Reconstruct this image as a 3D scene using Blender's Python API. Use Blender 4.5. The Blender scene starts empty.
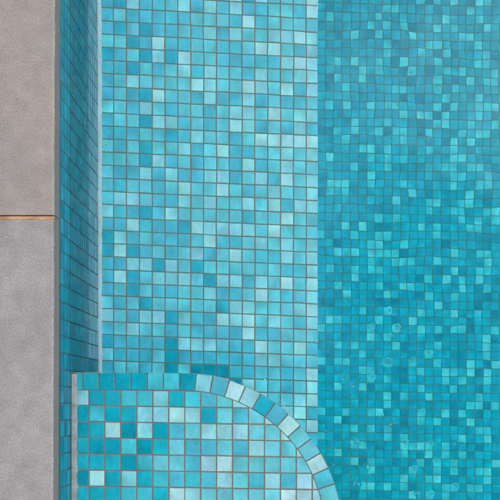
import bpy, bmesh, math, random
import numpy as np
R = random.Random(7)
NR = np.random.default_rng(11)
scn = bpy.context.scene
C = scn.collection

# ------------------------------------------------------------------ measures (metres; coping top is z = 0)
H = 1.5                      # camera above the coping
F = 1032.0                   # focal length, in pixels of a 500 px frame
NX, NY = 285.0, 400.0        # where the plumb line under the camera meets the frame
N = 1.335
XW = -.338                   # face of the left pool wall
ZC = -.04                    # underside of the coping
ZW = -.115                   # water level

def real_depth(app):         # apparent distance under the camera -> z of a thing under water
    return ZW - (app - (H - ZW)) * N * 1.012
Z_LEDGE = real_depth(-XW * F / 213.0)
Z_STEP = real_depth(-XW * F / 186.5)
Z_FLOOR = real_depth(2.945)

def world(px, py, z):        # where the line of sight through a frame point meets the level z, bent by the water
    dx, dy = (px - NX) / F, (NY - py) / F
    t = math.hypot(dx, dy)
    if z >= ZW or t == 0:
        return dx * (H - z), dy * (H - z)
    s = t / math.sqrt(1 + t * t) / N
    r = t * (H - ZW) + (ZW - z) * s / math.sqrt(1 - s * s)
    return dx / t * r, dy / t * r

# ------------------------------------------------------------------ materials
def lin(r, g, b):
    f = lambda c: c / 12.92 if c <= .04045 else ((c + .055) / 1.055) ** 2.4
    return (f(r / 255), f(g / 255), f(b / 255))

def nodes(name):
    m = bpy.data.materials.new(name); m.use_nodes = True
    nt = m.node_tree; nt.nodes.clear()
    return m, nt, nt.nodes.new, nt.links.new

def tile_material(name, rough=.22, ior=1.12):
    m, nt, n, l = nodes(name)
    out = n('ShaderNodeOutputMaterial'); p = n('ShaderNodeBsdfPrincipled'); l(p.outputs[0], out.inputs[0])
    a = n('ShaderNodeAttribute'); a.attribute_name = 'tile_colour'
    tc = n('ShaderNodeTexCoord')
    mp = n('ShaderNodeMapping'); mp.inputs['Scale'].default_value = (150, 75, 75)
    l(tc.outputs['Object'], mp.inputs['Vector'])
    nz = n('ShaderNodeTexNoise'); nz.inputs['Scale'].default_value = 1.0; nz.inputs['Detail'].default_value = 4
    l(mp.outputs[0], nz.inputs['Vector'])
    cl = n('ShaderNodeTexNoise'); cl.inputs['Scale'].default_value = 55; cl.inputs['Detail'].default_value = 2
    l(tc.outputs['Object'], cl.inputs['Vector'])
    ad = n('ShaderNodeMath'); ad.operation = 'ADD'; l(nz.outputs[0], ad.inputs[0]); l(cl.outputs[0], ad.inputs[1])
    mr = n('ShaderNodeMapRange'); mr.inputs['From Min'].default_value = .7; mr.inputs['From Max'].default_value = 1.3
    mr.inputs['To Min'].default_value = .88; mr.inputs['To Max'].default_value = 1.12
    l(ad.outputs[0], mr.inputs['Value'])
    gr = n('ShaderNodeTexNoise'); gr.inputs['Scale'].default_value = 1100; gr.inputs['Detail'].default_value = 2
    l(tc.outputs['Object'], gr.inputs['Vector'])
    g2 = n('ShaderNodeMapRange'); g2.inputs['From Min'].default_value = .3; g2.inputs['From Max'].default_value = .7
    g2.inputs['To Min'].default_value = .88; g2.inputs['To Max'].default_value = 1.12; l(gr.outputs[0], g2.inputs['Value'])
    gm = n('ShaderNodeMath'); gm.operation = 'MULTIPLY'; l(g2.outputs[0], gm.inputs[0]); l(mr.outputs[0], gm.inputs[1])
    mx = n('ShaderNodeVectorMath'); mx.operation = 'SCALE'
    l(a.outputs['Color'], mx.inputs[0]); l(gm.outputs[0], mx.inputs['Scale'])
    l(mx.outputs[0], p.inputs['Base Color'])
    p.inputs['Roughness'].default_value = rough
    p.inputs['IOR'].default_value = ior
    b = n('ShaderNodeBump'); b.inputs['Strength'].default_value = .12; b.inputs['Distance'].default_value = .002
    l(cl.outputs[0], b.inputs['Height']); l(b.outputs[0], p.inputs['Normal'])
    return m

def speckled(name, base, spread=.15, scale=300, rough=.85, bump=.3, tint=None, tint_scale=6, pores=False):
    m, nt, n, l = nodes(name)
    out = n('ShaderNodeOutputMaterial'); p = n('ShaderNodeBsdfPrincipled'); l(p.outputs[0], out.inputs[0])
    tc = n('ShaderNodeTexCoord')
    def noise(s, d=4, r=.6):
        z = n('ShaderNodeTexNoise'); z.inputs['Scale'].default_value = s; z.inputs['Detail'].default_value = d
        z.inputs['Roughness'].default_value = r
        l(tc.outputs['Object'], z.inputs['Vector']); return z
    fine, mid = noise(scale, 5, .7), noise(scale * .09, 5, .6)
    ad = n('ShaderNodeMath'); ad.operation = 'ADD'; l(fine.outputs[0], ad.inputs[0])
    ml = n('ShaderNodeMath'); ml.operation = 'MULTIPLY'; ml.inputs[1].default_value = .45
    l(mid.outputs[0], ml.inputs[0]); l(ml.outputs[0], ad.inputs[1])
    mr = n('ShaderNodeMapRange'); mr.inputs['From Min'].default_value = .40; mr.inputs['From Max'].default_value = .90
    mr.inputs['To Min'].default_value = 1 - spread; mr.inputs['To Max'].default_value = 1 + spread
    l(ad.outputs[0], mr.inputs['Value'])
    col = n('ShaderNodeMix'); col.data_type = 'RGBA'
    col.inputs['A'].default_value = (*base, 1); col.inputs['B'].default_value = (*(tint or base), 1)
    tn = noise(tint_scale, 4, .6)
    r2 = n('ShaderNodeMapRange'); r2.inputs['From Min'].default_value = .38; r2.inputs['From Max'].default_value = .62
    l(tn.outputs[0], r2.inputs['Value']); l(r2.outputs[0], col.inputs['Factor'])
    mx = n('ShaderNodeVectorMath'); mx.operation = 'SCALE'
    l(col.outputs['Result'], mx.inputs[0]); l(mr.outputs[0], mx.inputs['Scale'])
    last = mx.outputs[0]
    if pores:
        v = n('ShaderNodeTexVoronoi'); v.inputs['Scale'].default_value = 170; v.inputs['Randomness'].default_value = 1
        l(tc.outputs['Object'], v.inputs['Vector'])
        dens = noise(14, 3)
        th = n('ShaderNodeMapRange'); th.inputs['From Min'].default_value = .42; th.inputs['From Max'].default_value = .7
        th.inputs['To Min'].default_value = .03; th.inputs['To Max'].default_value = .22
        l(dens.outputs[0], th.inputs['Value'])
        dv = n('ShaderNodeMath'); dv.operation = 'DIVIDE'; l(v.outputs['Distance'], dv.inputs[0]); l(th.outputs[0], dv.inputs[1])
        pr = n('ShaderNodeMapRange'); pr.inputs['From Min'].default_value = .7; pr.inputs['From Max'].default_value = 1.1
        pr.inputs['To Min'].default_value = .66; pr.inputs['To Max'].default_value = 1
        l(dv.outputs[0], pr.inputs['Value'])
        sc = n('ShaderNodeVectorMath'); sc.operation = 'SCALE'; l(last, sc.inputs[0]); l(pr.outputs[0], sc.inputs['Scale'])
        last = sc.outputs[0]
    l(last, p.inputs['Base Color'])
    p.inputs['Roughness'].default_value = rough; p.inputs['Specular IOR Level'].default_value = .3
    b = n('ShaderNodeBump'); b.inputs['Strength'].default_value = bump; b.inputs['Distance'].default_value = .001
    l(ad.outputs[0], b.inputs['Height']); l(b.outputs[0], p.inputs['Normal'])
    return m

M_TILE = tile_material('glass_tile')
M_TILEW = tile_material('glazed_wall_tile', .2, 1.12)
M_GROUT = speckled('grout', (.20, .20, .17), .2, 220, .9, tint=(.24, .19, .15), tint_scale=14)
M_GROUTW = speckled('dark_wall_grout', (.03, .075, .085), .2, 220, .9)  # darker teal grout for the wall joints
M_GROUTF = speckled('floor_grout', (.34, .30, .27), .2, 220, .9)
M_FACE = speckled('dark_stone_face', (.115, .14, .14), .16, 260, .8, tint=(.15, .14, .145), tint_scale=18)  # darker, blue-grey stone for the slabs' pool-side faces
M_BEAD = speckled('white_grout_bead', (.56, .565, .58), .14, 160, .85, tint=(.52, .54, .55), tint_scale=25)
M_SLAB = speckled('stone_pinkish', (.214, .185, .171), .38, 420, .85, tint=(.185, .172, .165), tint_scale=5, pores=True)
M_SLAB2 = speckled('stone_grey', (.210, .203, .206), .42, 420, .85, tint=(.182, .170, .170), tint_scale=5, pores=True)
M_SAND = speckled('sandy_joint', (.44, .27, .15), .3, 330, .95, tint=(.30, .16, .09), tint_scale=45)
M_MORTAR = speckled('mortar', (.30, .29, .27), .15, 120)
M_SPECK = speckled('dark_grit', (.03, .03, .02), .1, 500)

def water_material():
    m, nt, n, l = nodes('pool_water')
    out = n('ShaderNodeOutputMaterial')
    g = n('ShaderNodeBsdfPrincipled')
    g.inputs['Base Color'].default_value = (1, 1, 1, 1); g.inputs['Transmission Weight'].default_value = 1
    g.inputs['Roughness'].default_value = 0; g.inputs['IOR'].default_value = N
    l(g.outputs[0], out.inputs['Surface'])
    v = n('ShaderNodeVolumeAbsorption'); v.inputs['Color'].default_value = (.06, .95, .985, 1); v.inputs['Density'].default_value = .55
    l(v.outputs[0], out.inputs['Volume'])
    return m
M_WATER = water_material()

def film_material():
    m, nt, n, l = nodes('bubble_film')
    out = n('ShaderNodeOutputMaterial'); mx = n('ShaderNodeMixShader')
    f = n('ShaderNodeFresnel'); f.inputs['IOR'].default_value = 1.45
    ml = n('ShaderNodeMath'); ml.operation = 'MULTIPLY'; ml.inputs[1].default_value = 1.25
    l(f.outputs[0], ml.inputs[0]); l(ml.outputs[0], mx.inputs[0])
    t = n('ShaderNodeBsdfTransparent'); g = n('ShaderNodeBsdfGlossy'); g.inputs['Roughness'].default_value = .03
    l(t.outputs[0], mx.inputs[1]); l(g.outputs[0], mx.inputs[2]); l(mx.outputs[0], out.inputs[0])
    return m
M_FILM = film_material()

# ------------------------------------------------------------------ helpers
def mesh_obj(name, verts, faces, mats, parent=None, fmat=None, colours=None, smooth=False):
    me = bpy.data.meshes.new(name); me.from_pydata([tuple(v) for v in verts], [], faces)
    for m in (mats if isinstance(mats, (list, tuple)) else [mats]): me.materials.append(m)
    if fmat is not None: me.polygons.foreach_set('material_index', fmat)
    if colours is not None:
        at = me.color_attributes.new('tile_colour', 'FLOAT_COLOR', 'POINT')
        at.data.foreach_set('color', np.asarray(colours, dtype=np.float32).ravel())
    if smooth: me.polygons.foreach_set('use_smooth', [True] * len(me.polygons))
    me.update()
    o = bpy.data.objects.new(name, me); C.objects.link(o)
    if parent: o.parent = parent
    return o

def tag(o, label=None, cat=None, group=None, kind=None):
    if label: o['label'] = label
    if cat: o['category'] = cat
    if group: o['group'] = group
    if kind: o['kind'] = kind
    return o

def empty(name, loc=(0, 0, 0)):
    o = bpy.data.objects.new(name, None); C.objects.link(o); o.location = loc; o.empty_display_size = .05
    return o

# tile colours by tone: glass mosaic reflectances, reds lifted to paint in some water haze
TONE = {-1: (.002, .34, .46), 0: (.014, .41, .57), 1: (.085, .50, .655), 2: (.15, .60, .71), 3: (.29, .665, .76), 4: (.44, .755, .82)}
LEFT = {-1: (.001, .33, .44), 0: (.003, .375, .52), 1: (.012, .45, .58), 2: (.06, .54, .66), 3: (.22, .66, .75), 4: (.40, .75, .81)}   # deeper at the ledge's wall end: missing sky haze painted into the tones
DEEP = {-1: (.002, .345, .465), 0: (.003, .42, .545), 1: (.005, .475, .60), 2: (.012, .525, .645), 3: (.26, .68, .745), 4: (.50, .78, .82)}

class Tiles:
    """collects the tiles of one surface: convex outlines (u,v), raised a little over the grout bed, rounded rims"""
    def __init__(s, to3, nrm):
        s.v, s.f, s.fm, s.c = [], [], [], []
        s.to3, s.nrm = to3, np.array(nrm, float)
    def bed(s, pts):
        b = len(s.v)
        for u, v in pts: s.v.append(np.array(s.to3(u, v), float)); s.c.append((.2, .2, .2, 1))
        s.f.append(list(range(b, b + len(pts)))); s.fm.append(1)
    def tile(s, pts, tone, h=.0008, bev=.0006, jitter=.06, base=None, tilt=.010):
        pts = np.array(pts, float)
        if len(pts) < 3: return
        c = pts.mean(0)
        if abs(sum(pts[i][0] * pts[(i + 1) % len(pts)][1] - pts[(i + 1) % len(pts)][0] * pts[i][1] for i in range(len(pts)))) < 2e-5: return
        col = np.array(TONE[tone] if base is None else base)
        hue = R.gauss(0, .7)
        col = col * (1 + R.gauss(0, jitter)) * np.array([1 + .07 * hue, 1 - .018 * hue, 1 + .012 * hue])
        gx, gy = R.gauss(0, .07), R.gauss(0, .07)
        tx, ty = R.gauss(0, tilt), R.gauss(0, tilt)
        b = len(s.v); k = len(pts)
        size = max(np.abs(pts - c).max(), 1e-4)
        for ring, (inset, up) in enumerate(((0, -.0012), (0, h - bev * .7), (bev * .45, h - bev * .2), (bev * 1.2, h))):
            for p in pts:
                d = c - p; L = np.hypot(*d)
                q = p + d / max(L, 1e-6) * min(inset * 1.414, L * .8)
                z = up + ((q - c)[0] * tx + (q - c)[1] * ty if ring else 0)
                s.v.append(np.array(s.to3(*q), float) + s.nrm * z)
                w = 1 + ((p - c)[0] * gx + (p - c)[1] * gy) / size
                s.c.append((*np.clip(col * w, 0, .9), 1))
        for r in range(3):
            for i in range(k):
                j = (i + 1) % k
                s.f.append([b + r * k + i, b + r * k + j, b + (r + 1) * k + j, b + (r + 1) * k + i]); s.fm.append(0)
        s.f.append([b + 3 * k + i for i in range(k)]); s.fm.append(0)
    def build(s, name, parent=None, mat=None, grout=None):
        return mesh_obj(name, s.v, s.f, [mat or M_TILE, grout or M_GROUT], parent, s.fm, s.c)

def clip(pts, ok_side):
    """keep the part of a convex outline where ok_side(p) >= 0"""
    out = []
    for i in range(len(pts)):
        a, b = pts[i], pts[(i + 1) % len(pts)]
        fa, fb = ok_side(a), ok_side(b)
        if fa >= 0: out.append(a)
        if (fa >= 0) != (fb >= 0):
            t = fa / (fa - fb); out.append((a[0] + (b[0] - a[0]) * t, a[1] + (b[1] - a[1]) * t))
    return out

def box(verts, faces, x0, x1, y0, y1, z0, z1):
    b = len(verts)
    verts += [(x0, y0, z0), (x1, y0, z0), (x1, y1, z0), (x0, y1, z0), (x0, y0, z1), (x1, y0, z1), (x1, y1, z1), (x0, y1, z1)]
    faces += [[b, b + 3, b + 2, b + 1], [b + 4, b + 5, b + 6, b + 7], [b, b + 1, b + 5, b + 4], [b + 1, b + 2, b + 6, b + 5],
              [b + 2, b + 3, b + 7, b + 6], [b + 3, b, b + 4, b + 7]]

# ------------------------------------------------------------------ pool extents
X1, Y0, Y1 = 3.0, -1.9, 2.3
GAP = .0021 / 2              # half a grout line

# ------------------------------------------------------------------ the step (broad underwater bench)
step_rows = [  # cols 0..16, read off tile by tile
 "10311231313112214", "12111112221412222", "10201121313223343", "22014112211244213", "01203042211111343",
 "11021231322132233", "12322224322432413", "12104221311312112", "22132122123324233", "12203312124312131" ,
 "11121013221244444", "21202231241122323", "22203121221412322", "21131311331231423", "21221242242123223",
 "23321132322324133", "31101322222122422", "11411104333324222", "03121112411232323", "04012123124211323",
 "11330320222222113", "14023332033132424", "12021122311242123", "21202222203322234", "32133031143423213",
 "12322121111411222", "01111D33321142241", "21112D11111133222", "12212D2DDD1122124", "2211222222D322123",  # D by the ledge: dark reflection painted into the tile tones
 "22122122222232234", "22122122222212341", "22122122222212224", "22122122222232211", "12212221222121211"]
def tone_of(ch): return -1 if ch == 'D' else int(ch)
def step_px(c, r):           # frame position of the crossing right of column c-1, above row r
    x = 113.4 + 12.85 * (c - 1) + .003 * (r * 13) * 0
    k = r - 1
    s = .052 - .015 * k / 26
    return x, 7.8 + 13.07 * k + s * (x - 104)
XS = world(317.6, 300, Z_STEP)[0]            # edge of the step
zt = Z_STEP
T = Tiles(lambda u, v: (u, v, zt), (0, 0, 1))
# regular grid in metres fitted to three crossings
a00, a10, a01 = (np.array(world(*step_px(*q), zt)) for q in ((1, 1), (16, 1), (1, 27)))
a11 = np.array(world(*step_px(16, 27), zt))
def step_xy(c, r):
    u, v = (c - 1) / 15, (r - 1) / 26
    return (1 - u) * (1 - v) * a00 + u * (1 - v) * a10 + (1 - u) * v * a01 + u * v * a11
rmin = -int(1.55 / .0237); rmax = int(1.75 / .0237) + 20
rmin, rmax = -75, 95
for r in range(rmin, rmax):
    for c in range(0, 17):
        q = [step_xy(c, r), step_xy(c + 1, r), step_xy(c + 1, r + 1), step_xy(c, r + 1)]
        if min(p[1] for p in q) < Y0 or max(p[1] for p in q) > Y1: continue
        lo = XW + .004 if c == 0 else None
        p4 = []
        jx, jy = R.gauss(0, .00018), R.gauss(0, .00018)
        for i, p in enumerate(q):
            sx = 1 if i in (0, 3) else -1; sy = -1 if i in (0, 1) else 1
            x, y = p[0] + sx * GAP + jx, p[1] + sy * GAP + jy
            if c == 0 and sx == 1: x = XW + .004
            if c == 16 and sx == -1: x = XS
            p4.append((x, y))
        if c == 16: p4[1] = (XS, p4[1][1]); p4[2] = (XS, p4[2][1])
        tone = tone_of(step_rows[r][c]) if 0 <= r < len(step_rows) else R.choices([0, 1, 2, 3, 4], [1, 3, 4, 3, 1.5])[0]
        T.tile(p4[::-1] if False else [p4[3], p4[2], p4[1], p4[0]], tone)
T.bed([(XW - .002, Y0), (XS, Y0), (XS, Y1), (XW - .002, Y1)])
step = empty('pool_step', (XS, 0, zt))
tag(step, 'broad straight underwater step of pale aqua mosaic along the side wall', 'pool step')
def put(o, e):               # child keeps its world place
    o.parent = e; o.location = tuple(-c for c in e.location)
o = T.build('tread'); put(o, step)
# riser of the step, tiled too
T = Tiles(lambda u, v: (XS - .0004, u, v), (1, 0, 0))
P = .0237
for i in range(int((Y1 - Y0) / P)):
    for j in range(int((zt - Z_FLOOR) / P)):
        y, z = Y0 + i * P, zt - .004 - (j + 1) * P
        if z < Z_FLOOR + .002: continue
        if not (-.6 < y < 1.2): continue
        T.tile([(y + GAP, z + GAP), (y + P - GAP, z + GAP), (y + P - GAP, z + P - GAP), (y + GAP, z + P - GAP)], R.choices([0, 1, 2, 3], [2, 3, 2, 1])[0], h=.0008)
T.bed([(Y0, Z_FLOOR - .01), (Y1, Z_FLOOR - .01), (Y1, zt - .0006), (Y0, zt - .0006)])
o = T.build('riser'); put(o, step)

# ------------------------------------------------------------------ a rough grout bead along an inner corner
def bead(name, x0, y0, y1, z, w, parent, mat=M_BEAD, seed=1, rough=.0006, hgt=.003, teeth=None):
    rr = random.Random(seed); v = []; f = []
    n = max(8, int((y1 - y0) / .004))
    wob = 0
    for i in range(n + 1):
        y = y0 + (y1 - y0) * i / n
        wob = wob * .7 + rr.gauss(0, rough)
        e = w + wob
        if teeth:
            ph = ((y - teeth[1]) / teeth[0]) % 1
            if ph < .16 or ph > .84: e += rr.uniform(.0004, .0014)
        v += [(x0 - .001, y, z + hgt), (x0 + e * .45, y, z + hgt * .8), (x0 + e * .9, y, z + hgt * .55), (x0 + e, y, z - .001)]
    for i in range(n):
        for k in range(3):
            a = i * 4 + k; f.append([a, a + 1, a + 5, a + 4])
    return put(mesh_obj(name, v, f, mat, smooth=True), parent)
yl_top = world(200, 373, Z_LEDGE)[1]
bead('grout_bead', XW, yl_top - .02, Y1, zt, world(102.1, 200, zt)[0] - XW, step, seed=4, rough=.0003)

# ------------------------------------------------------------------ the rounded corner ledge
zl = Z_LEDGE
def lw(px, py): return world(px, py, zl)
cx, cy = lw(181, 534.3)
RO = lw(342, 534)[0] - cx
ytop = cy + RO
BAND = abs(lw(200, 389.4)[1] - lw(200, 373)[1])
RI = RO - BAND
YB = Y0
T = Tiles(lambda u, v: (u, v, zl), (0, 0, 1))
LEDGE = ["31122312123" + "222", "D2013343" + "021233", "D14D3012333223", "1002D1211213223", "111022213422222", "D41312121321313", "111221432222244"]
def led_px(c, r):
    x = 88.95 + 15.85 * (c - 1) * 1.006
    return x, 389.4 + 16.12 * r + .016 * (x - 90)
b00, b10, b01 = (np.array(lw(*led_px(*q))) for q in ((1, 0), (14, 0), (1, 6)))
def led_xy(c, r): return b00 + (b10 - b00) * (c - 1) / 13 + (b01 - b00) * r / 6
yin = cy + RI
ri = RI - .0013
for r in range(-1, 66):
    for c in range(0, 17):
        q = [led_xy(c, r + 1), led_xy(c + 1, r + 1), led_xy(c + 1, r), led_xy(c, r)]
        jx, jy = R.gauss(0, .00015), R.gauss(0, .00015)
        p = []
        for i, a in enumerate(q):
            sx = 1 if i in (0, 3) else -1; sy = 1 if i in (0, 1) else -1
            x = a[0] + sx * GAP + jx
            if c == 0 and sx == 1: x = XW + .0085
            p.append((x, a[1] + sy * GAP + jy))
        if min(a[1] for a in p) < YB: continue
        p = clip(p, lambda a: yin - .0012 - a[1]) or []
        if len(p) < 3: continue
        if p[0][0] > cx - .03 or True:
            for k in range(64):
                th = math.pi / 2 * (k + .5) / 64
                ux, uy = math.cos(th), math.sin(th)
                if max((a[0] - cx) * ux + (a[1] - cy) * uy for a in p) > ri:
                    p = clip(p, lambda a, ux=ux, uy=uy: ri - (a[0] - cx) * ux - (a[1] - cy) * uy)
                    if len(p) < 3: break
        if len(p) < 3: continue
        p = clip(p, lambda a: cx + ri - a[0])
        if len(p) < 3: continue
        # merge near-equal points
        z_ = [p[0]]
        for a in p[1:]:
            if math.hypot(a[0] - z_[-1][0], a[1] - z_[-1][1]) > .0008: z_.append(a)
        if len(z_) > 2 and math.hypot(z_[0][0] - z_[-1][0], z_[0][1] - z_[-1][1]) < .0008: z_.pop()
        tone = tone_of(LEDGE[r][c]) if 0 <= r < len(LEDGE) and c < len(LEDGE[r]) else R.choices([0, 1, 2, 3, 4], [1.2, 2, 4, 3, 1])[0]
        if r == -1: tone = R.choice([2, 3])
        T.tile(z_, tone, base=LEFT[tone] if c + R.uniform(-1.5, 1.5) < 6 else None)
ledge = empty('corner_ledge', (cx, ytop - .02, zl))
tag(ledge, 'shallow rounded corner ledge of larger blue mosaic tiles with a curved tile border', 'pool ledge')
# grout bed outline
arc = [(cx + (RO - .0012) * math.cos(t), cy + (RO - .0012) * math.sin(t)) for t in np.linspace(0, math.pi / 2, 64)]
T.bed([(XW - .002, YB), (cx + RO - .0012, YB)] + arc + [(XW - .002, ytop - .0012)])
o = T.build('tread'); put(o, ledge)
# border course: straight, then round the curve, then straight again; the tiles lap 2 mm over the riser
T = Tiles(lambda u, v: (u, v, zl + .0006), (0, 0, 1))
seq = [1, 1, 0, 0, 0, 2, 2, 0, 3, 1, 4, 3, 0, 1, 4, 2, 2, 4, 1, 1, 1, 2, 3, 1, 0]
seq = [1, 1, 0, 0, 0, 2, 2, 0, 3, 1, 4, 3, 0, 1, 4, 2, 2, 4, 1, 2, 1]
PB = abs(lw(114.9, 380)[0] - lw(98.8, 380)[0])
xs = lw(82.8, 380)[0]
rm = (RI + RO) / 2
def along(s):                # arc-length parameter: point on the inner rim and the outer rim
    if s <= 0: return (cx + s, cy + RI), (cx + s, cy + RO)
    L = rm * math.pi / 2
    if s <= L:
        t = math.pi / 2 - s / rm
        return (cx + RI * math.cos(t), cy + RI * math.sin(t)), (cx + RO * math.cos(t), cy + RO * math.sin(t))
    return (cx + RI, cy - (s - L)), (cx + RO, cy - (s - L))
s0 = xs - cx; k = 0
cells = [(XW + .0085 - cx, s0)]
while s0 < rm * math.pi / 2 + 1.2: cells.append((s0, s0 + PB)); s0 += PB
for k, (a, b) in enumerate(cells):
    a2, b2 = a + GAP * (k > 0), b - GAP
    (i0, o0), (i1, o1) = along(a2), along(b2)
    mid_i, mid_o = along((a2 + b2) / 2)
    pts = [i0, i1, o1, mid_o, o0] if 0 < b < rm * 1.6 else [i0, i1, o1, o0]
    tone = seq[k] if k < len(seq) else R.choice([0, 1, 2, 3])
    def inset(p, q): return p
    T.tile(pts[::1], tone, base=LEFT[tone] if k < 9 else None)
o = T.build('border_course'); put(o, ledge)
o.data.flip_normals() if False else None
# riser under the border: a grout-faced wall going down to the step and the floor
v, f = [], []
path = [(XW - .002, ytop - .0008)] + [(cx + (RO - .0008) * math.cos(t), cy + (RO - .0008) * math.sin(t)) for t in np.linspace(math.pi / 2, 0, 60)] + [(cx + RO - .0008, YB)]
T = Tiles(lambda u, w: (0, 0, 0), (0, 0, 0))
cum = [0]
for i in range(1, len(path)): cum.append(cum[-1] + math.hypot(path[i][0] - path[i - 1][0], path[i][1] - path[i - 1][1]))
def on_path(s):
    for i in range(1, len(path)):
        if s <= cum[i] or i == len(path) - 1:
            t = (s - cum[i - 1]) / (cum[i] - cum[i - 1]); a, b = path[i - 1], path[i]
            nx, ny = -(b[1] - a[1]), (b[0] - a[0]); L = math.hypot(nx, ny)
            return a[0] + (b[0] - a[0]) * t, a[1] + (b[1] - a[1]) * t, nx / L, ny / L
npth = len(path)
for x, y in path: v += [(x, y, zl + .0002), (x, y, Z_FLOOR - .01)]
f = [[2 * i, 2 * i + 2, 2 * i + 3, 2 * i + 1] for i in range(npth - 1)]
cl = [(.2, .2, .2, 1)] * len(v); fm = [1] * len(f)
for i in range(int(1.1 / PB)):
    for j in range(0, 55):
        z1 = zl - .001 - j * PB - GAP; z0 = z1 - PB + 2 * GAP
        if z0 < Z_FLOOR: break
        col = np.array(TONE[R.choices([0, 1, 2, 3], [2, 3, 3, 1])[0]]) * (1 + R.gauss(0, .06))
        b = len(v)
        for s in (i * PB + GAP, (i + 1) * PB - GAP):
            x, y, nx, ny = on_path(s)
            for z in (z0, z1): v.append((x + nx * .0007, y + ny * .0007, z)); cl.append((*col, 1))
        f.append([b, b + 2, b + 3, b + 1]); fm.append(0)
put(mesh_obj('riser', v, f, [M_TILE, M_GROUT], None, fm, cl), ledge)
M_BEAD2 = speckled('grey_grout_bead', (.38, .40, .41), .3, 110, .85, tint=(.24, .29, .30), tint_scale=45)
bead('grout_bead', XW, YB, ytop - .001, zl, lw(77.6, 400)[0] - XW, ledge, seed=9, rough=.00028, hgt=.004, mat=M_BEAD2, teeth=(abs(b01 - b00)[1] / 6, b00[1]))
# thin pale grout line along the top outer rim of the border, slightly uneven
v, f = [], []
rr = random.Random(3); ss = np.linspace(XW - cx + .001, rm * math.pi / 2 + .2, 240); wob = 0
for s in ss:
    (ix, iy), (ox, oy) = along(float(s)); L = math.hypot(ox - ix, oy - iy); nx, ny = (ox - ix) / L, (oy - iy) / L
    wob = wob * .8 + rr.gauss(0, .0003); e = .0011 + wob * .8
    v += [(ox + nx * .0002, oy + ny * .0002, zl + .0012), (ox + nx * e, oy + ny * e, zl + .0004), (ox + nx * e, oy + ny * e, zl - .01)]
for i in range(len(ss) - 1):
    for k in range(2):
        a = i * 3 + k; f.append([a, a + 3, a + 4, a + 1])
put(mesh_obj('grout_line', v, f, M_BEAD2, smooth=True), ledge)

# ------------------------------------------------------------------ the deep floor
zf = Z_FLOOR
T = Tiles(lambda u, v: (u, v, zf), (0, 0, 1))
PALE = []
for ox, oy, s in ((310, 0, "343,95 300,138 465,143 213,180 380,225 380,272 93,83 340,318 340,360 257,358 255,403 128,403 465,318 420,447 462,447 170,445 340,183 387,140 210,312 385,40 430,40 125,312"),
 (400, 0, "103,10 280,10 408,10 360,55 228,103 185,150 270,150 312,195 352,195 58,188 15,145 393,237 98,273 225,273 437,278 12,318 390,323 433,325 222,362 300,362 472,368 178,405 347,410 430,410 472,412 262,452 218,490 385,490 402,100 440,145 143,232 188,232 180,320 55,362 178,445 12,450"),
 (310, 300, "275,48 398,52 355,95 112,87 150,87 73,127 315,128 437,132 315,175 153,212 233,215 437,217 400,178 270,255 155,292 193,295 72,290 395,305 270,335 313,375 395,383 273,420 395,463 310,340 155,413"),
 (400, 300, "193,15 113,57 70,97 275,57 398,57 192,138 275,140 317,140 482,142 112,138 440,183 440,225 440,267 192,222 145,262 67,300 190,305 358,305 482,310 108,345 270,347 357,347 230,387 315,388 440,390 108,423 270,428 28,465 150,468 398,473 232,347 435,347"),
 (310, 400, "398,8 72,38 195,78 355,82 155,118 400,125 318,80 235,162 315,162 398,168 72,200 275,205 480,207 153,245 150,285 237,288 318,292 315,330 480,378 275,415 317,415 400,420 233,205"),
 (400, 400, "358,12 398,17 485,15 233,50 112,50 190,90 358,97 110,92 317,55 400,138 440,138 317,180 440,182 28,212 70,215 112,215 152,217 235,215 30,257 152,257 235,260 317,262 195,300 112,300 278,303 482,307 75,340 195,342 403,348 440,350 280,345 32,378 155,382 195,382 445,393 32,420 235,425 278,430 362,432 402,433 75,465 155,468 240,472"),
 (310, 100, "373,35 415,38 290,35 455,80 207,118 327,165 122,158 205,162 163,208 450,212 410,168 450,168 247,252 325,248 407,253 325,293 368,297 80,293 490,300 240,337 407,342 323,383 323,425 78,420 158,422 198,420 490,430 118,463 200,467 162,33 83,33 370,122"),
 (400, 100, "215,5 385,38 425,42 465,40 260,40 127,85 85,80 10,82 380,85 212,80 210,132 335,132 463,130 168,132 125,172 292,172 378,175 420,172 8,172 8,215 290,215 335,215 125,258 250,258 40,300 290,300 330,302 208,345 372,345 290,345 412,345 287,385 455,387 325,385 40,430 288,430 415,430 452,430 78,473 370,470 170,40"),
 (310, 200, "445,12 195,135 280,133 445,97 365,97 75,175 237,178 403,180 362,180 320,220 362,220 155,257 195,257 235,262 318,263 360,265 400,265 440,265 320,303 440,303 480,303 118,337 235,337 318,347 360,345 235,385 155,423 357,427 402,468 195,465"),
 (400, 200, "205,12 160,12 325,12 365,12 158,57 325,57 450,57 490,57 325,98 408,98 488,98 285,55 112,138 200,138 408,138 365,138 195,182 30,220 278,265 403,267 445,267 280,350 403,350 443,352 30,303 72,305 195,308 443,308 150,390 240,393 318,392 403,392 68,430 443,432 318,433 153,473 277,473 30,430")):
    for q in s.split():
        a, b = q.split(','); PALE.append((ox + float(a) / 5, oy + float(b) / 5))
def fl_line(k):              # frame height of row line k, measured at x = 325
    return 21 + 8.86 * k - .0062 * k * k
def fl_px(c, r):
    x = 325.4 + 8.27 * (c - 1) + .05 * (c > 10) * (c - 10)
    return x, fl_line(r) + .018 * (x - 325)
def fl_xy(c, r):
    if r < -3: return fl_xy(c, -3) + (fl_xy(c, -2) - fl_xy(c, -3)) * (r + 3)
    if r > 57: return fl_xy(c, 57) + (fl_xy(c, 57) - fl_xy(c, 56)) * (r - 57)
    if c > 22: return fl_xy(22, r) + (fl_xy(22, r) - fl_xy(21, r)) * (c - 22)
    return np.array(world(*fl_px(c, r), zf))
pale = {}
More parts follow.
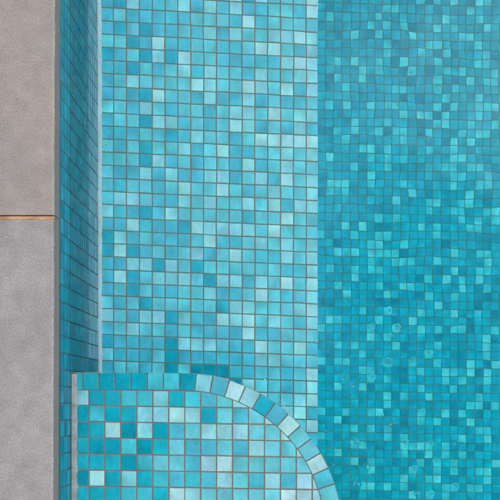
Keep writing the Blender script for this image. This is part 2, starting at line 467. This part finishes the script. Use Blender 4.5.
for (x, y) in PALE:
    c = int(math.floor((x - 325.4) / 8.32)) + 1
    best = min(((c2, r2) for c2 in (c - 1, c, c + 1) for r2 in range(-4, 60)),
               key=lambda q: (fl_px(q[0] + .5, q[1])[0] - x) ** 2 + ((fl_line(q[1]) + fl_line(q[1] + 1)) / 2 + .018 * (x - 325) - y) ** 2)
    pale[best] = pale.get(best, 0) + 1
first = set()
def strip(r, c):
    return [fl_xy(c, r + 1), fl_xy(c + 1, r + 1), fl_xy(c + 1, r), fl_xy(c, r)]
# low, broad drifts of deeper and brighter tiles in the mix
blobs = [(R.uniform(0, 24), R.uniform(-5, 60), R.uniform(-1, 1)) for _ in range(26)]
for r in range(-58, 95):
    for c in range(-5, 95):
        q = strip(r, c)
        if min(p[0] for p in q) < XS - .12: continue
        if max(p[0] for p in q) > X1 or min(p[1] for p in q) < Y0 or max(p[1] for p in q) > Y1: continue
        vis = -6 < r < 62 and c < 28
        jx, jy = R.gauss(0, .0002), R.gauss(0, .0002)
        p = [(a[0] + (1 if i in (0, 3) else -1) * GAP * 1.05 + jx, a[1] + (1 if i in (0, 1) else -1) * GAP * 1.05 + jy) for i, a in enumerate(q)]
        if (c, r) in pale:
            tone = 3 if R.random() < .7 else 4
        else:
            d = sum(w * math.exp(-((c - bx) ** 2 + (r - by) ** 2) / 14) for bx, by, w in blobs)
            in_view = -3 < r < 58 and 0 <= c < 22
            ws = [max(.2, 1.1 - .8 * d), 2.4, 3.4, max(.3, 2.2 + .8 * d), 0 if in_view else 2.0]
            tone = R.choices([-1, 0, 1, 2, 3], ws)[0]
        T.tile(p, tone, jitter=.045, base=DEEP[tone])
T.bed([(XS - .15, Y0 - .01), (X1 + .01, Y0 - .01), (X1 + .01, Y1 + .01), (XS - .15, Y1 + .01)])
tag(T.build('pool_floor', grout=M_GROUTF), 'deep pool floor of small teal and aqua mosaic tiles', kind='structure')

# ------------------------------------------------------------------ the left wall
T = Tiles(lambda u, v: (XW, u, v), (1, 0, 0))
PW = .0256
y_ph = world(60, 352.6, -.06)[1]
Z_HAZE = real_depth(-XW * F / 197.0); Y_HAZE = yl_top + .010   # reflected sky haze painted as paler tiles at the wall foot
W_HAZE = [(.14, .32, .43), (.16, .35, .46), (.13, .30, .41), (.18, .36, .48)]
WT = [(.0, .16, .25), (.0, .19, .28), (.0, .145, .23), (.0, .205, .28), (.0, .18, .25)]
n0, n1 = int((Y0 - y_ph) / PW) + 1, int((Y1 - y_ph) / PW)
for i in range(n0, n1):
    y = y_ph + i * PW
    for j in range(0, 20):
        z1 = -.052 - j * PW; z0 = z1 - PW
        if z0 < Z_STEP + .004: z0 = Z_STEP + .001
        if z0 < Z_HAZE < z1: pass
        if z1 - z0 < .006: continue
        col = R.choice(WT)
        if (z0 + z1) / 2 < Z_HAZE and y > Y_HAZE: col = R.choice(W_HAZE)
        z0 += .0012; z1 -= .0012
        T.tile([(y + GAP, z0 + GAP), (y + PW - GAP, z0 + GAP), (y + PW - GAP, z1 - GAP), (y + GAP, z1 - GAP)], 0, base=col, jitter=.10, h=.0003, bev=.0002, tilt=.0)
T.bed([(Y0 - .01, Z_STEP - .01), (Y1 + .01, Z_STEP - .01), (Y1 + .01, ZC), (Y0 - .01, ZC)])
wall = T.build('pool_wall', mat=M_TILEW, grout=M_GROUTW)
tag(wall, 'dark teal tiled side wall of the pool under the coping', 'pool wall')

# ------------------------------------------------------------------ shell: masonry behind the tiles, far walls, deck round the pool
def shell_tiles(name, base):
    m, nt, n, l = nodes(name)
    out = n('ShaderNodeOutputMaterial'); p = n('ShaderNodeBsdfPrincipled'); l(p.outputs[0], out.inputs[0])
    tc = n('ShaderNodeTexCoord'); sc = n('ShaderNodeVectorMath'); sc.operation = 'SCALE'; sc.inputs['Scale'].default_value = 1 / .0237
    l(tc.outputs['Object'], sc.inputs[0])
    fl = n('ShaderNodeVectorMath'); fl.operation = 'FLOOR'; l(sc.outputs[0], fl.inputs[0])
    wn = n('ShaderNodeTexWhiteNoise'); l(fl.outputs[0], wn.inputs['Vector'])
    cr = n('ShaderNodeValToRGB'); cr.color_ramp.interpolation = 'CONSTANT'
    for i, (ps, t) in enumerate(((0, -1), (.2, 0), (.45, 1), (.75, 2), (.9, 3))):
        e = cr.color_ramp.elements[i] if i < 2 else cr.color_ramp.elements.new(ps)
        e.position = ps; e.color = (*TONE[t], 1)
    l(wn.outputs['Value'], cr.inputs[0]); l(cr.outputs[0], p.inputs['Base Color']); p.inputs['Roughness'].default_value = .25
    return m
M_SHELL = shell_tiles('mosaic_shell', None)
v, f = [], []
box(v, f, XW - .30, XW - .003, Y0 - .3, Y1 + .3, -2.4, ZC - .001)
sh = mesh_obj('pool_shell_masonry', v, f, M_MORTAR); tag(sh, kind='structure')
v, f = [], []
box(v, f, X1, X1 + .3, Y0 - .3, Y1 + .3, -2.4, -.006)
box(v, f, XW - .002, X1 - .001, Y0 - .3, Y0, -2.4, -.006)
box(v, f, XW - .002, X1 - .001, Y1, Y1 + .3, -2.4, -.006)
sh = mesh_obj('pool_shell', v, f, M_SHELL); tag(sh, kind='structure')
v = [(-14, -14, ZC - .003), (XW - .1, -14, ZC - .003), (XW - .1, 14, ZC - .003), (-14, 14, ZC - .003),
     (XW - .1, -14, -.004), (14, -14, -.004), (14, Y0, -.004), (XW - .1, Y0, -.004),
     (XW - .1, Y1, -.004), (14, Y1, -.004), (14, 14, -.004), (XW - .1, 14, -.004),
     (X1, Y0, -.004), (14, Y0, -.004), (14, Y1, -.004), (X1, Y1, -.004)]
dk = mesh_obj('ground', v, [[0, 1, 2, 3], [4, 5, 6, 7], [8, 9, 10, 11], [12, 13, 14, 15]], M_SLAB2); tag(dk, kind='structure')

# ------------------------------------------------------------------ coping slabs
XC = (53.9 - NX) / F * H
def slab(name, y0, y1, x0, x1, mat, seed):
    """a stone slab with a slightly worn, chipped arris on its pool edge and ends"""
    rr = random.Random(seed); bm = bmesh.new()
    ny = max(2, int((y1 - y0) / .006)); xsn = [x0, x0 + .3, x1 - .06, x1 - .02, x1 - .0035, x1 - .0012, x1]
    wob = 0; rows = []
    for i in range(ny + 1):
        y = y0 + (y1 - y0) * i / ny
        wob = wob * .75 + rr.gauss(0, .00022)
        chip = rr.uniform(.0006, .0022) if rr.random() < .05 else 0
        endd = .0 
        top = []
        for k, x in enumerate(xsn):
            z = 0
            xx = x
            if k == 5: z = -.0006 - chip * .5; xx = x - chip * .4 + wob * .5
            if k == 6: z = -.0022 - chip; xx = x + wob - chip * .3
            top.append(bm.verts.new((xx, y, z)))
        top.append(bm.verts.new((x1 + wob * .6, y, ZC + .003)))
        top.append(bm.verts.new((x1 - .003, y, ZC)))
        top.append(bm.verts.new((x0, y, ZC)))
        rows.append(top)
    for i in range(ny):
        a, b = rows[i], rows[i + 1]; m = len(a)
        for k in range(m): bm.faces.new((a[k], a[(k + 1) % m], b[(k + 1) % m], b[k]))
    bm.faces.new(rows[0][::-1]); bm.faces.new(rows[-1])
    bmesh.ops.recalc_face_normals(bm, faces=bm.faces)
    me = bpy.data.meshes.new(name); bm.to_mesh(me); bm.free(); me.materials.append(mat); me.materials.append(M_FACE)
    for i, p in enumerate(me.polygons):
        if p.normal.x > .8 and abs(p.center.x - x1) < .004 and p.center.z < -.003: p.material_index = 1
    o = bpy.data.objects.new(name, me); C.objects.link(o)
    return o
SL = .0355
yj0 = (NY - 219.9) / F * H; yj1 = (NY - 214.9) / F * H      # the joint
G = 'coping slabs along the pool edge'
rot = math.radians(-.25)
assert True
s1 = slab('coping_slab', yj1, yj1 + .9, XC - .6, XC, M_SLAB, 1)
tag(s1, 'warm pinkish grey stone coping slab above the sandy joint', 'coping slab', G)
s2 = slab('coping_slab', yj0 - .9, yj0, XC - .6, XC, M_SLAB2, 2)
tag(s2, 'cooler grey pitted stone coping slab below the sandy joint', 'coping slab', G)
s1.rotation_euler.z = s2.rotation_euler.z = 0
for s in (s1, s2):           # the coping runs a hair out of square with the frame
    for vv in s.data.vertices: vv.co.x += -.0035 * (vv.co.y - yj0) * -1
# slabs beyond the frame
v, f = [], []
rr = random.Random(5); n_ = 40; wob = 0
for i in range(n_ + 1):
    x = XC - .0003 - .58 * i / n_
    wob = wob * .6 + rr.gauss(0, .0005)
    xo = .0035 * 0
    v += [(x, yj0 - .0004, -.0035), (x, yj0 + .0008, -.0016 + wob * .4), (x, yj1 - .0022 + wob, -.0016 - wob * .3), (x, yj1 + .0004, -.0055)]
for i in range(n_):
    for k in range(3):
        a = i * 4 + k; f.append([a, a + 4, a + 5, a + 1])
v += [(XC - .0015, yj0 - .0003, -.036), (XC - .0015, yj1 + .0003, -.036)]
for q in v: pass
jt = mesh_obj('joint_strip', v, f, M_SAND)
tag(jt, 'narrow sandy orange joint filler between the two stone slabs', 'joint filler')

v, f = [], []
box(v, f, XC - .10, XC - .0006, yj0 - .001, yj1 + .001, -.039, -.0056)
mesh_obj('mortar_backing', v, f, M_FACE, parent=jt)
# ------------------------------------------------------------------ bubbles on the water, in frame pixels: x, y, ring radius
BUB = [(388.4, 361, 4), (390, 424.8, 4.6), (366.6, 467, 5), (357.4, 484, 4.6), (344, 378.5, 4), (352, 386.5, 4.6), (372.6, 325.5, 3), (397.5, 326.6, 3.6),
 (389.6, 310.5, 2.6), (429, 352.6, 3), (413, 360, 3.2), (390, 335.4, 3), (372, 376, 3), (380, 387, 2), (362, 408.4, 2.2), (381, 416, 2.6), (326, 430.4, 2.2),
 (345, 441, 2), (356, 441.4, 3.4), (361.6, 435.6, 1.8), (405, 447, 2), (397.6, 452.6, 3), (391.6, 460.6, 1.6), (385, 462, 1.5), (334, 464.6, 2.6), (351, 468, 1.5),
 (401, 471, 1.6), (394.4, 481.6, 2), (337.4, 439.4, 1.3), (347, 487, 1.3), (422.6, 411.6, 2.2), (430.6, 443, 3), (454.4, 444.4, 3), (436, 459.4, 2.6),
 (415, 468.4, 3.6), (416.8, 493, 3.6), (431, 493.4, 3), (407, 442.5, 3), (456, 486.2, 3), (406.8, 459.8, 1.4), (416.5, 432, 1.2), (405.4, 348, 1.5),
 (265, 378.5, 3.2), (283.5, 405.5, 3.6), (299, 304, 3), (291.8, 328.6, 1.1), (286.4, 348, 1.5), (374, 62, 1.8), (411, 72, 2.2), (362, 45, 2.6), (316, 342, 2.2)]  # those near the frame top stand in for ripple distortion
rings = []
for (x, y, r) in BUB:
    X, Y = world(x, y, ZW); rings.append((X, Y, .88 * r / F * (H - ZW)))

# ------------------------------------------------------------------ water: rippled surface, closed body
def axis(lo, hi, a, b, fine, coarse):
    return np.unique(np.concatenate([np.arange(lo, a, coarse), np.arange(a, b, fine), np.arange(b, hi, coarse), [hi]]))
gx = axis(XW - .004, X1 + .01, XW - .004, .36, .001, .03)
gy = axis(Y0 - .01, Y1 + .01, -.18, .66, .001, .03)
Xg, Yg = np.meshgrid(gx, gy)
Zg = np.zeros_like(Xg)
for k in range(46):
    lam = float(NR.uniform(.028, .16)); th = float(NR.uniform(0, 2 * math.pi)); ph = float(NR.uniform(0, 2 * math.pi))
    kk = 2 * math.pi / lam
    amp = .00082 * lam / (2 * math.pi) * (lam / .07) ** .3
    ux, uy = math.cos(th), math.sin(th)
    bend = .004 * np.sin(Xg * 21 + k) + .004 * np.sin(Yg * 17 + 2 * k)
    Zg += amp * np.sin(kk * ((Xg + bend) * ux + (Yg + bend) * uy) + ph)
calm = .35 + .85 / (1 + np.exp(-(Yg - .22 + .5 * (Xg - .0)) / .08))
calm *= .35 + .65 / (1 + np.exp(-(Xg + .25) / .03))
Zg *= calm
for (X, Y, r) in rings:
    d = np.hypot(Xg - X, Yg - Y); m = d < r * 3.2
    dd = d[m]; rb = r * .62; kf = float(NR.uniform(.35, 1.1)); r_ = r * float(NR.uniform(.9, 1.15))
    Zg[m] += kf * .045 * rb * np.exp(-((dd - rb) / (.28 * r)) ** 2) - .02 * rb * np.exp(-(dd / (rb * .8)) ** 2) + kf * .009 * r * np.exp(-((dd - 1.25 * r_) / (.17 * r)) ** 2)
nx_, ny_ = len(gx), len(gy)
V = np.stack([Xg.ravel(), Yg.ravel(), (ZW + Zg).ravel()], 1)
ii = np.arange((ny_ - 1) * (nx_ - 1)); rr_, cc_ = ii // (nx_ - 1), ii % (nx_ - 1)
a = rr_ * nx_ + cc_
Fq = np.stack([a, a + 1, a + 1 + nx_, a + nx_], 1)
# skirt and bottom
per = [i for i in range(nx_)] + [j * nx_ + nx_ - 1 for j in range(1, ny_)] + [(ny_ - 1) * nx_ + i for i in range(nx_ - 2, -1, -1)] + [j * nx_ for j in range(ny_ - 2, 0, -1)]
rim = V[per].copy(); base0 = len(V); V = np.vstack([V, rim]); base = len(V); low = rim.copy(); low[:, 2] = -2.15
V = np.vstack([V, low]); m_ = len(per)
me = bpy.data.meshes.new('water')
nq = len(Fq) + m_
me.vertices.add(len(V)); me.vertices.foreach_set('co', V.astype(np.float32).ravel())
side = np.array([[base0 + (k + 1) % m_, base0 + k, base + k, base + (k + 1) % m_] for k in range(m_)])
loops = np.concatenate([Fq.ravel(), side.ravel(), np.arange(base + m_ - 1, base - 1, -1)]).astype(np.int32)
me.loops.add(len(loops)); me.loops.foreach_set('vertex_index', loops)
me.polygons.add(nq + 1)
me.polygons.foreach_set('loop_start', np.concatenate([np.arange(nq) * 4, [nq * 4]]).astype(np.int32))
me.polygons.foreach_set('loop_total', np.concatenate([np.full(nq, 4), [m_]]).astype(np.int32))
me.polygons.foreach_set('use_smooth', np.concatenate([np.ones(len(Fq), bool), np.zeros(m_ + 1, bool)]))
me.update(calc_edges=True); me.validate()
me.materials.append(M_WATER)
wt = bpy.data.objects.new('water', me); C.objects.link(wt); tag(wt, kind='structure')

def where(x, y):
    if x < 318: return 'over the pale step'
    if y < 120: return 'near the top right, added for a ripple swirl'
    return 'over the deep floor beside the rounded ledge' if x < 400 and y > 400 else 'over the deep floor'
def dome(r):
    vs, fs = [], []; nr, ns = 5, 20
    for i in range(nr):
        t = (i / (nr - 1)) * math.pi / 2 * .98
        for k in range(ns):
            p = 2 * math.pi * k / ns; vs.append((r * math.cos(t) * math.cos(p), r * math.cos(t) * math.sin(p), r * .7 * math.sin(t)))
    for i in range(nr - 1):
        for k in range(ns): fs.append([i * ns + k, i * ns + (k + 1) % ns, (i + 1) * ns + (k + 1) % ns, (i + 1) * ns + k])
    fs.append([(nr - 1) * ns + k for k in range(ns)])
    return vs, fs
for (x, y, r0), (X, Y, r) in zip(BUB, rings):
    vs, fs = dome(r * R.uniform(.4, .62))
    ob = mesh_obj('air_bubble', vs, fs, M_FILM, smooth=True); ob.location = (X, Y, ZW + .0002)
    size = 'large' if r0 >= 3.5 else ('small' if r0 >= 2.1 else 'tiny')
    tag(ob, f'{size} clear round bubble on the water {where(x, y)}', 'bubble', f'{size} bubbles {where(x, y)}')

# grit lying on the tiles
for (x, y, z, lab) in ((106.2, 145, zt, 'dark speck of grit on the step near the wall'), (165, 443.5, zl, 'dark speck of grit mid way across the ledge'),
                       (214.6, 360.5, zt, 'dark speck of debris on the step near the ledge'), (230, 379.6, zl, 'dark clot of dirt at the rim of the curved border'),
                       (196, 443.5, zl, 'tiny dark speck on the ledge right of centre'), (320.4, 495.6, zl, 'tiny dark speck on the ledge by the curve')):
    X, Y = world(x, y, z); rad = .0008
    bm = bmesh.new(); bmesh.ops.create_icosphere(bm, subdivisions=2, radius=rad)
    for vv in bm.verts: vv.co = (vv.co.x * R.uniform(.7, 1.3), vv.co.y * R.uniform(.7, 1.3), vv.co.z * .5)
    me = bpy.data.meshes.new('grit_speck'); bm.to_mesh(me); bm.free(); me.materials.append(M_SPECK)
    ob = bpy.data.objects.new('grit_speck', me); C.objects.link(ob); ob.location = (X, Y, z + .0016)
    tag(ob, lab, 'debris', 'specks of dirt under water')

# ------------------------------------------------------------------ light
w = bpy.data.worlds.new('World'); scn.world = w; w.use_nodes = True
nt = w.node_tree; nt.nodes.clear()
out = nt.nodes.new('ShaderNodeOutputWorld'); bg = nt.nodes.new('ShaderNodeBackground')
sky = nt.nodes.new('ShaderNodeTexSky'); sky.sky_type = 'NISHITA'; sky.sun_disc = False
EL, AZ = math.radians(58), math.radians(60)
sky.sun_elevation = EL; sky.sun_rotation = AZ; sky.air_density = 1; sky.dust_density = 4; sky.ozone_density = 1
hs = nt.nodes.new('ShaderNodeHueSaturation'); hs.inputs['Saturation'].default_value = .22
nt.links.new(sky.outputs[0], hs.inputs['Color']); nt.links.new(hs.outputs[0], bg.inputs[0]); bg.inputs[1].default_value = .15
def nn(t, **k):
    q = nt.nodes.new(t)
    for a_, b_ in k.items(): setattr(q, a_, b_)
    return q
def mth(op, a_, b_=None):
    q = nn('ShaderNodeMath', operation=op)
    for i_, z_ in enumerate((a_, b_)):
        if z_ is None: continue
        if isinstance(z_, (int, float)): q.inputs[i_].default_value = z_
        else: nt.links.new(z_, q.inputs[i_])
    return q.outputs[0]
def sm(x_, lo, hi, a_=0, b_=1):
    q = nn('ShaderNodeMapRange', interpolation_type='SMOOTHSTEP')
    nt.links.new(x_, q.inputs['Value'])
    for k_, z_ in (('From Min', lo), ('From Max', hi), ('To Min', a_), ('To Max', b_)): q.inputs[k_].default_value = z_
    return q.outputs[0]
# added dark and bright sky zones, shaped to place the haze on the water
tcw = nn('ShaderNodeTexCoord'); sp = nn('ShaderNodeSeparateXYZ'); nt.links.new(tcw.outputs['Generated'], sp.inputs[0])
zz = mth('MAXIMUM', sp.outputs[2], .05)
u_, v_ = mth('DIVIDE', sp.outputs[0], zz), mth('DIVIDE', sp.outputs[1], zz)
cn = nn('ShaderNodeTexNoise'); cn.inputs['Scale'].default_value = 9; cn.inputs['Detail'].default_value = 4
nt.links.new(tcw.outputs['Generated'], cn.inputs['Vector'])
v2 = mth('ADD', v_, mth('MULTIPLY', mth('SUBTRACT', cn.outputs[0], .5), .05))
fl_, fr_ = sm(v2, .03, .055), sm(v2, .08, .40)
mm = sm(u_, -.02, .09)
fz = mth('ADD', mth('MULTIPLY', fl_, mth('SUBTRACT', 1.0, mm)), mth('MULTIPLY', fr_, mm))
rad = mth('SQRT', mth('ADD', mth('MULTIPLY', u_, u_), mth('MULTIPLY', v_, v_)))
fz = mth('MAXIMUM', fz, sm(rad, .45, .7))
mul = mth('MULTIPLY', sm(fz, 0, 1, .25, 1.6), sm(cn.outputs[0], .3, .7, .7, 1.3))
vm = nn('ShaderNodeVectorMath', operation='SCALE'); nt.links.new(hs.outputs[0], vm.inputs[0]); nt.links.new(mul, vm.inputs['Scale'])
nt.links.new(vm.outputs[0], bg.inputs[0])
nt.links.new(bg.outputs[0], out.inputs[0])
sd = bpy.data.lights.new('sun', 'SUN'); sd.energy = 1.3; sd.angle = math.radians(25); sd.color = (1, .96, .9)
so = bpy.data.objects.new('sun', sd); C.objects.link(so)
d = (math.cos(EL) * math.sin(AZ), math.cos(EL) * math.cos(AZ), math.sin(EL))
from mathutils import Vector
so.rotation_euler = Vector(d).to_track_quat('Z', 'Y').to_euler(); so.location = (2, 2, 4)

# ------------------------------------------------------------------ camera: looking straight down, frame shifted like a crop
cd = bpy.data.cameras.new('camera'); co = bpy.data.objects.new('camera', cd); C.objects.link(co)
co.location = (0, 0, H); co.rotation_euler = (0, 0, 0)
cd.sensor_width = 36; cd.lens = F / 500 * 36
cd.shift_x = (250 - NX) / 500; cd.shift_y = (NY - 250) / 500
cd.clip_start = .01; cd.clip_end = 100
scn.camera = co
vs = scn.view_settings; vs.view_transform = 'Standard'; vs.look = 'None'; vs.exposure = 0.08; vs.gamma = 1; vs.use_curve_mapping = False
cy_ = scn.cycles
cy_.max_bounces = 14; cy_.diffuse_bounces = 6; cy_.transmission_bounces = 12; cy_.glossy_bounces = 6; cy_.transparent_max_bounces = 12
cy_.caustics_refractive = True; cy_.caustics_reflective = False; cy_.use_denoising = True; cy_.sample_clamp_indirect = 6
